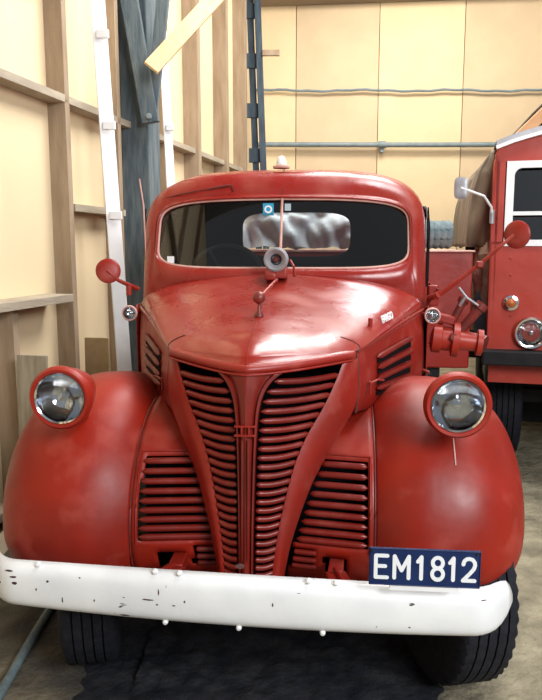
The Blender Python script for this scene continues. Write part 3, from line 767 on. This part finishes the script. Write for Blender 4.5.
pipe.lathe([(.035, -.05), (.05, -.05), (.05, .05), (.035, .05)], (1.6, 10.40, 3.103), (1, 0, 0), 14)
pp = pipe.build('wall_pipe', PIPE); tag(pp, 'grey-green metal pipe running straight across the tan back wall', 'pipe')
for x in (1.6, 4.0): MB().box((x, 10.44, 3.06), (.05, .07, .12)).build('pipe_clip', PIPE, pp)
cb_ = MB(); cb_.tube([(-.3 + 9.3 * k / 90, 10.44, 3.86 + .010 * sin(k * .5) + .006 * sin(k * 1.7)) for k in range(91)], .018, 8)
tag(cb_.build('wall_cable', PIPE), 'thin dark cable sagging along the upper tan back wall', 'cable')
# blue post and brace against left wall
def atp(px, py, y):
    P = math.atan(104 / 700.); c, s_ = cos(P), sin(P); cx = (px - 271) / 700; cy = (350 - py) / 700
    r_ = Vector((cx, c + cy * s_, -s_ + cy * c)); return Vector((0, 0, 1.66)) + r_ * (y / r_.y)
ps = at_wall(126)
pc = wp(ps, .16, 0)
bp_ = empty('timber_post', pc, -TP); tag(bp_, 'thick weathered blue-grey timber post with bolted braces against the left wall', 'post')
MB().box((0, 0, 2.8), (.24, .24, 5.58)).build('post', BLUW, bp_, bevel=.01, smooth=False)
yb = pc.y - .20
a0 = atp(124, 0, yb) - pc; a1 = atp(150, 122, yb) - pc
b = MB(); e0 = atp(128, -8, yb - .05) - pc; e1 = atp(151, 123, yb - .05) - pc; b.beam(e0 + (e0 - e1) * .75, e1, .13, .08, (0, 1, 0)); bo = b.build('brace', BLUW, bp_, bevel=.006, smooth=False); 
b = MB(); e0 = atp(164, -8, yb - .03) - pc; e1 = atp(151, 118, yb - .03) - pc; b.beam(e0 + (e0 - e1) * .75, e1, .09, .07, (0, 1, 0)); bo2 = b.build('brace', BLUW, bp_, bevel=.006, smooth=False)
b = MB(); e0 = atp(150, -8, yb + .3) - pc; e1 = atp(150, 60, yb + .3) - pc; b.beam(e0 + (e0 - e1) * 1.5, e1, .08, .07, (0, 1, 0)); bo3 = b.build('brace', BLUW, bp_, bevel=.006, smooth=False)
for q in (bo, bo2, bo3):
    q.rotation_euler = (0, 0, TP)
b = MB(); b.lathe([(0, .015), (.022, .012), (.022, -.02)], atp(149, 116, yb - .11) - pc, (0, -1, 0), 8); q = b.build('brace_bolt', PIPE, bp_); q.rotation_euler = (0, 0, TP)
# pine plank
o = MB(); e1 = atp(151, 68, 5.35); e0 = atp(226, -14, 5.75); o.beam(e1, e0 + (e0 - e1) * .6, .03, .12, (-.73, .1, 1)); o = o.build('pine_plank', PINE, bevel=.002, smooth=False); tag(o, 'fresh yellow pine plank braced diagonally up from the blue-grey post', 'plank')
# narrow steel-blue truss column at the corner
CO = Vector((-.25, 9.5, 0)); DKB = mat('dark_blue_timber', (.018, .035, .055), (.05, .075, .095), 6, .7, stretch=(4, 4, .6))
sc = empty('corner_column', CO); tag(sc, 'tall dark blue lattice column in the far corner beside the tan wall', 'column')
a = atp(254, -30, 9.5) - CO; b_ = atp(264, 250, 9.5) - CO; bb = b_ + (b_ - a) * .0
for dx, dy in ((-.07, .10), (.03, 0)):
    b = MB(); b.beam((a.x + dx, dy, a.z), (b_.x + dx, dy, b_.z), .085, .10, (0, 1, 0)); b.beam((b_.x + dx, dy, b_.z), (b_.x + dx, dy, 0), .085, .10, (0, 1, 0)); b.build('chord', DKB, sc, smooth=False, bevel=.004)
for py in (10, 60, 110, 155):
    q = atp(254 + py * .04, py, 9.5) - CO; MB().box((q.x - .05, .05, q.z), (.20, .05, .18)).build('packing_block', DKB, sc, smooth=False)
q = atp(271, 53, 9.45) - CO; MB().box(q, (.22, .05, .07)).build('bracket', STUD, sc, smooth=False)
# leaning white boards with cleats
def lean(p0, p1, w_, label, cl):
    e = empty('white_board', p1); tag(e, label, 'board')
    d = (p0 - p1)
    n = WN if True else 0
    m = MB().beam(Vector((0, 0, 0)), d, w_, .025, tuple(WN * .5 + Vector((0, -1, 0)))); m.build('board', WHITEP, e, bevel=.003, smooth=False)
    for t in cl:
        q = MB().beam(d * t + Vector((-.02, -.03, -.05)), d * t + Vector((.02, -.03, .05)), w_ * 1.25, .03, (0, 1, 0)); q = MB().box(d * t + Vector((.025, -.03, 0)), (w_ * .85, .03, .055)); q.build('cleat', WHITEP, e, bevel=.003, smooth=False)
yl = 5.2
def onfloor(px, py_top, y_top, px_b, y_b):
    a = atp(px, py_top, y_top); b_ = atp(px_b, 400, y_b); return a, Vector((b_.x, y_b, .0))
lean(atp(93, -60, 5.15), Vector((atp(131, 430, 4.85).x, 4.85, .013)), .10, 'long white painted board with cleats leaning on the left wall before the blue post', (.665, .50, .83))
lean(atp(160, -10, 6.35), Vector((atp(184, 430, 6.2).x, 6.2, .013)), .075, 'narrower white painted board leaning behind the blue post', (.70, .56))
# offcuts
def board(name, px, py0, py1, w_px, y, m, label, cat, th=.02, lean_=.08):
    a = atp(px, py0, y); w_ = w_px / 700 * y
    h = a.z
    e = MB().box((0, 0, h / 2), (w_, th, h)); o = e.build(name, m, None, bevel=.002, smooth=False)
    o.location = (a.x + (.0 if px < 50 else .0), y - (0 if px < 50 else .12), 0); o.rotation_euler = (-.03, 0, pi / 2 - TP - .55 if False else -.25); tag(o, label, cat); return o
board('board_offcut', 99, 336, 380, 26, 5.0, mat('chipboard', (.50, .36, .19), (.44, .31, .16), 12, .8), 'light brown offcut board standing behind the left front fender', 'board')
OLD = mat('old_board', (.24, .20, .13), (.38, .33, .24), 6, .85, stretch=(5, 5, .6), spots=(10, (.05, .04, .03), .7, (1, 1, 1)))
board('old_board', 29, 356, 480, 34, 3.9, OLD, 'weathered grey-brown board with nail holes standing behind the left headlight', 'board')
def fpx(px, py):
    a = atp(px, py, 1.0); o = Vector((0, 0, 1.66)); d = a - o; p = o - d * (1.64 / d.z); return tuple(p)
# hose on floor
o = MB().tube([fpx(-40, 755), fpx(0, 694), fpx(22, 655), fpx(44, 618), fpx(62, 590)], .018, 10).build('floor_hose', HOSE); tag(o, 'dark hose lying on the floor left of the front wheel', 'hose')
o = MB().beam((-1.42, 2.6, .06), (-1.40, 4.6, .06), .12, .12).build('floor_timber', RAIL, smooth=False, bevel=.005); tag(o, 'grey timber lying on the floor along the left wall', 'timber')
# oily dirt under the truck
from mathutils import noise
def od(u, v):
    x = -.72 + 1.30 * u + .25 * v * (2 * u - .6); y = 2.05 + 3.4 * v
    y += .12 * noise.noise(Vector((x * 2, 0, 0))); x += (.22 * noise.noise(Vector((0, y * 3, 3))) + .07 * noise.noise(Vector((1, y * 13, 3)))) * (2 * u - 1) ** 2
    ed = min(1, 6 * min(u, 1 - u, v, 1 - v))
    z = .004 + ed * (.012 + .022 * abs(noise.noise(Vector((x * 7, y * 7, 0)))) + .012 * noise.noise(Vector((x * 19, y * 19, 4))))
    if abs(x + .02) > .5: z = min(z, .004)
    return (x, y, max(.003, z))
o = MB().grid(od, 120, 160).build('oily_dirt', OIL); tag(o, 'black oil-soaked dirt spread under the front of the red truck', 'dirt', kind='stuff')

# ---------------------------------------------------------------- SECOND TRUCK
UA = R(15); UC = Vector((1.48, 4.75, 0)); UX = Vector((cos(UA), -sin(UA), 0)); UY = Vector((sin(UA), cos(UA), 0)); UO = UC + UX * 1.07
def uloc(p): d = Vector(p) - UO; return Vector((d.dot(UX), d.dot(UY), d.z))
def uface(px, py, dy=0):
    a = atp(px, py, 1.0); o = Vector((0, 0, 1.66)); d = a - o; t = (UC + UY * dy - o).dot(UY) / d.dot(UY); return uloc(o + d * t)
U = empty('parked_truck', UO, -UA); tag(U, 'second red truck with white window frames parked at the right behind', 'truck')
X0 = -1.07
body = MB()
def roofz(x): return 2.30 + .20 * min(1, max(0, (x - X0) / .8)) ** .8 if x < 0 else 2.5
prof = [(X0, .82), (X0, 2.22), (X0 + .02, 2.27)] + [(X0 + .02 + k * .1, roofz(X0 + .02 + k * .1)) for k in range(11)] + [(-X0 - .02 - k * .1, roofz(X0 + .02 + k * .1)) for k in range(10, -1, -1)] + [(-X0, 2.22), (-X0, .82)]
# front face with a window opening: build as strips
def fbox(x0, x1, z0, z1, d=.05, y=0, m=body): m.box(((x0 + x1) / 2, y + d / 2, (z0 + z1) / 2), (x1 - x0, d, z1 - z0))
fbox(X0, -X0, .95, 1.68); fbox(X0, X0 + .07, 1.68, 2.22); fbox(-X0 - .07, -X0, 1.68, 2.22)
body.poly([(X0, 0, 2.20), (X0, 0, 2.26)] + [(X0 + .02 + k * .1, 0, roofz(X0 + .02 + k * .1)) for k in range(11)] + [(-(X0 + .02 + k * .1), 0, roofz(X0 + .02 + k * .1)) for k in range(10, -1, -1)] + [(-X0, 0, 2.26), (-X0, 0, 2.20)], (0, 1, 0), .05)
fbox(X0, X0 + .04, .95, 2.25, 1.5); fbox(-X0 - .04, -X0, .95, 2.25, 1.5); fbox(X0, -X0, .95, 2.25, .04, 1.5)
body.build('cab_body', RED2, U, smooth=False, bevel=.008)
m = MB()
for k in range(-10, 10):
    xa, xb = k * .1068, (k + 1) * .1068
    za, zb = roofz(-abs(xa)), roofz(-abs(xb))
    m.add([(xa, -.03, za), (xb, -.03, zb), (xb, 1.55, zb), (xa, 1.55, za), (xa, -.03, za + .04), (xb, -.03, zb + .04), (xb, 1.55, zb + .04), (xa, 1.55, za + .04)], [(3, 2, 1, 0), (4, 5, 6, 7), (0, 1, 5, 4), (2, 3, 7, 6)])
m.build('cab_roof', GREY, U, smooth=False)
m = MB()
for k in range(-10, 10):
    xa, xb = k * .1068, (k + 1) * .1068
    m.beam((xa, -.02, roofz(-abs(xa)) - .005), (xb, -.02, roofz(-abs(xb)) - .005), .05, .022, (0, 0, 1))
m.build('roof_gutter', WHITEP, U, smooth=False)
# window frame
wf = MB()
x0, x1, z0, z1 = X0 + .075, -.02, 1.66, 2.21
for s_ in (1, -1):
    def wb2(xa, xb, za, zb, d=.035, y=-.012): wf.box((s_ * (xa + xb) / 2, y + d / 2, (za + zb) / 2), (abs(xb - xa), d, zb - za))
    wb2(x0, x0 + .05, z0, z1); wb2(x1 - .04, x1, z0, z1); xa_, xb_ = x0 + .05, x1 - .04; wb2(xa_, xb_, z1 - .045, z1); wb2(xa_, xb_, z0, z0 + .04); wb2(xa_, xb_, 1.86, 1.885)
    for cx_, cz_, qx, qz in ((xa_, z1 - .045, 1, -1), (xa_, z0 + .04, 1, 1)):
        ar = [(s_ * (cx_ + qx * .05 * (1 - sin(k * pi / 12))), -.012, cz_ + qz * .05 * (1 - cos(k * pi / 12))) for k in range(7)]
        wf.poly([(s_ * cx_, -.012, cz_)] + ar, (0, 1, 0), .03)
wfo = wf.build('window_frame', WHITEP, U, smooth=False, bevel=.006)
for s_ in (1, -1):
    for za, zb in ((1.70, 1.85), (1.88, 2.15)):
        MB().box((s_ * (x0 + x1) / 2, .02, (za + zb) / 2), (abs(x1 - x0) - .06, .005, zb - za)).build('pane', PANE, wfo, smooth=False)
MB().box((0, .75, 1.45), (1.9, 1.2, .1)).build('cab_interior', LINER_SHADE, U, smooth=False)
MB().box((0, -.04, .915), (2.2, .12, .10)).build('front_bumper', BLACK, U, bevel=.01, smooth=False)
MB().box((0, .10, .80), (2.1, .06, .16)).build('front_valance', RED2, U, smooth=False)
def onface(px, py): return uface(px, py, -.02)
hx, _, hz = onface(531, 333)
h = headlamp(U, 'headlight', (hx, -.025, hz), .110, CHROME, .05)
headlamp(U, 'headlight', (-hx, -.025, hz), .110, CHROME, .05)
ix, _, iz = onface(511, 303)
AMB = mat('amber', (.45, .12, .03), rough=.3)
for s_ in (1, -1):
    e = empty('indicator', (s_ * ix, -.012, iz), 0, U)
    MB().lathe([(.028, .01), (.034, .016), (.050, .012), (.055, 0), (.055, -.01)], (0, 0, 0), (0, -1, 0), 28).build('bezel', CHROME, e)
    MB().lathe([(0, .026), (.018, .022), (.029, .010)], (0, 0, 0), (0, -1, 0), 24).build('lens', AMB, e)
for px, py in ((511, 258), (511, 275), (511, 316)):
    c = onface(px, py); MB().lathe([(0, .006), (.006, .005), (.009, 0)], (c[0], .0, c[2]), (0, -1, 0), 12).build('rivet', RED2, U)
# mirror
mc = uface(461, 188, -.12); mp_ = uface(492, 216, -.02)
e = empty('wing_mirror', mc, 0, U)
def rr_(u, v):
    a = 2 * pi * u; n = 4
    x = .044 * spw(cos(a), 2 / n) * min(1, v * 1.15); z = .070 * spw(sin(a), 2 / n) * min(1, v * 1.15)
    return (x, -.012 * (1 - v ** 4), z)
MB().grid(rr_, 40, 8, cu=True).build('mirror_back', GREY, e, solid=.01)
MB().grid(lambda u, v: (1.06 * rr_(u, 1)[0] + .0, .003 * cos(v * 2 * pi), 1.04 * rr_(u, 1)[2]), 40, 6, cu=True).build('mirror_rim', PINKW, e)
k = uface(484, 196, -.10) - mc
MB().tube([(0, -.012, 0), tuple(k), tuple(k * .3 + (mp_ - mc) * .7 + Vector((.01, 0, .02))), tuple(mp_ - mc + Vector((0, 0, .0)))], .008, 8).build('mirror_arm', WHITEP, e)
MB().tube([tuple(mp_ - mc + Vector((0, 0, .04))), tuple(mp_ - mc + Vector((0, 0, -.05)))], .016, 10).build('mirror_bracket', GREY, e)
for s_ in (-1, 1):
    for yy in (.9, 4.0):
        t = tyre('wheel', s_ * .9, yy, .45, .24, 0, U)
m = MB(); m.box((0, 2.9, .72), (.9, 5.5, .18)); m.box((0, .8, .5), (1.9, .1, .1)); m.build('chassis', BLACK, U, smooth=False)
# rear body frame with canvas
m = MB(); m.box((0, 3.6, .82), (2.0, 3.8, .55)); m.build('deck', BLACK, U, smooth=False)  # deck deepened into a dark hull to darken the view beneath
MB().box((0, 1.45, .50), (2.0, .08, .74)).build('underbody_shade_panel', BLACK, U, smooth=False)  # black panel added to darken the space under this truck
MB().box((0, 2.2, .55), (2.0, .8, .40)).build('underbody_shade_box', BLACK, U, smooth=False, bevel=.03)  # unseen black box added, fills the underside with darkness
# stowage between the cab and the rear body
def ul(px, py, y): return uloc(atp(px, py, y))
m = MB(); a = ul(473, 250, 5.45); b_ = ul(500, 350, 5.45); m.box(((a.x + b_.x) / 2 + .1, (a.y + b_.y) / 2 + .1, 1.25), (.55, .04, .95)); m.build('bulkhead', BLACK, U, smooth=False)
m = MB(); m.beam(ul(480, 243, 5.2), ul(474, 330, 5.2), .05, .06); m.build('upright', PINE, U, smooth=False, bevel=.004)
m = MB(); m.tube([ul(487, 232, 5.15), ul(484, 255, 5.1), ul(488, 275, 5.1), ul(484, 300, 5.1), ul(486, 318, 5.1)], [.035, .05, .042, .05, .03], 12); m.build('strapped_bundle', mat('bundle', (.36, .20, .15), (.50, .36, .26), 14, .8, bump=.5, bscale=18), U)
m = MB(); m.tube([ul(478, 250, 5.15), ul(477, 275, 5.1), ul(479, 295, 5.1)], [.03, .035, .03], 12); m.build('strapped_bundle', mat('bundle_red', (.28, .07, .05), (.40, .22, .16), 12, .8, bump=.5, bscale=18), U)
m = MB(); m.poly([ul(474, 298, 5.05), ul(479, 290, 5.05), ul(489, 338, 5.05), ul(474, 340, 5.05)], (0, 1, 0), .02); m.build('blue_flap', mat('blue_grey', (.05, .08, .11), (.09, .13, .17), 10, .7), U, smooth=False)

# canvas tilt draped over the load: thing of its own
CY = 5.15
key = [(467, 247), (470, 215), (474, 188), (480, 168), (488, 157), (500, 146), (512, 134), (530, 116), (550, 96), (580, 68)]
def cv(u, v):
    t = u * (len(key) - 1); i = min(len(key) - 2, int(t)); f = t - i
    px = lerp(key[i][0], key[i + 1][0], f); py = lerp(key[i][1], key[i + 1][1], f)
    p = atp(px, py, CY)
    return Vector((p.x + .5 * v + .03 * noise.noise(Vector((u * 3, v * 5, 1))), CY + 2.4 * v, p.z + .02 * noise.noise(Vector((u * 5, v * 4, 7)))))
m = MB().grid(lambda u, v: tuple(cv(u, v)), 60, 30)
def cvf(u, v):
    t = u * .50; p = cv(t, 0); q = atp(lerp(488, 495, min(1, u * 1.2)), lerp(247, 158, u), CY)
    return (lerp(p.x, q.x + .02, v), CY - .05 * sin(pi * v) + .03 * noise.noise(Vector((u * 3, v * 3.5, 2))), lerp(p.z, q.z, v))
m.grid(cvf, 30, 20)
m2 = MB(); kp = [(px + 6, py + 5) for px, py in key[3:]] + [(620, 70), (620, 200), (497, 200)]
m2.poly([atp(px, py, CY + .12) for px, py in kp], (0, 1, 0), .03); m2.build('void_shade_sheet', LINER_SHADE, U, smooth=False).matrix_parent_inverse = (Matrix.Translation(UO) @ Matrix.Rotation(-UA, 4, 'Z')).inverted()  # black sheet stands in for the shade inside the canvas
o = m.build('canvas_cover', CANV, None, solid=.012, ang=60); tag(o, 'worn grey-brown canvas cover draped over the back of the second truck', 'canvas cover')
o = MB(); o.beam(atp(506, 150, 5.0), atp(575, 83, 5.0), .03, .075, (-.75, 0, 1)); o = o.build('wide_plank', mat('orange_board', (.42, .20, .08), (.50, .27, .13), 8, .7), None, bevel=.004, smooth=False); tag(o, 'wide orange-brown plank sloping up over the roof of the second truck', 'plank')

# ---------------------------------------------------------------- light
w = bpy.data.worlds.new('World'); S.world = w; w.use_nodes = True
bg = w.node_tree.nodes['Background']; bg.inputs[0].default_value = (.92, .95, 1, 1); bg.inputs[1].default_value = .22
def area(name, loc, target, sx, sy, power, col=(1, .97, .92)):
    l = bpy.data.lights.new(name, 'AREA'); l.shape = 'RECTANGLE'; l.size = sx; l.size_y = sy; l.energy = power; l.color = col
    o = bpy.data.objects.new(name, l); COL.objects.link(o); o.location = loc
    o.rotation_euler = (Vector(target) - Vector(loc)).to_track_quat('-Z', 'Y').to_euler(); return o
area('open_doorway_light', (2.6, -1.8, 3.5), (-.3, 3.5, 1.1), 2.2, 1.8, 230, (.97, .98, 1))
area('skylight_near', (1.8, 3.2, 5.4), (.4, 3.4, 1), 1.3, 1.6, 90, (.98, .99, 1))
for k, (x, y) in enumerate(((.75, 6.1), (1.9, 6.1), (.75, 8.0), (1.9, 8.0))): area('skylight_far', (x, y, 5.42), (x, y, 0), .55, 1.0, 30, (1, .98, .94))
area('back_wall_fill', (2.6, 8.3, 5.3), (2.6, 10.5, 2.2), 4.0, .8, 75, (1, .97, .90))  # unseen fill lamp added to brighten the back wall
area('left_wall_fill', (.6, 5.2, 5.4), (-1.6, 5.0, 2.0), 1.6, 3.2, 160, (1, .98, .94))  # unseen lamp added under the roof to lift the left wall

# ---------------------------------------------------------------- camera
cd = bpy.data.cameras.new('Camera'); cam = bpy.data.objects.new('Camera', cd); COL.objects.link(cam)
cd.sensor_fit = 'VERTICAL'; cd.sensor_height = 36; cd.lens = 36; cd.clip_start = .05
cam.location = (0, 0, 1.66); cam.rotation_euler = (pi / 2 - math.atan(104 / 700.), 0, 0)
S.camera = cam
S.view_settings.view_transform = 'Standard'; S.view_settings.look = 'None'; S.view_settings.gamma = 1; S.view_settings.use_curve_mapping = False
S.view_settings.exposure = .55
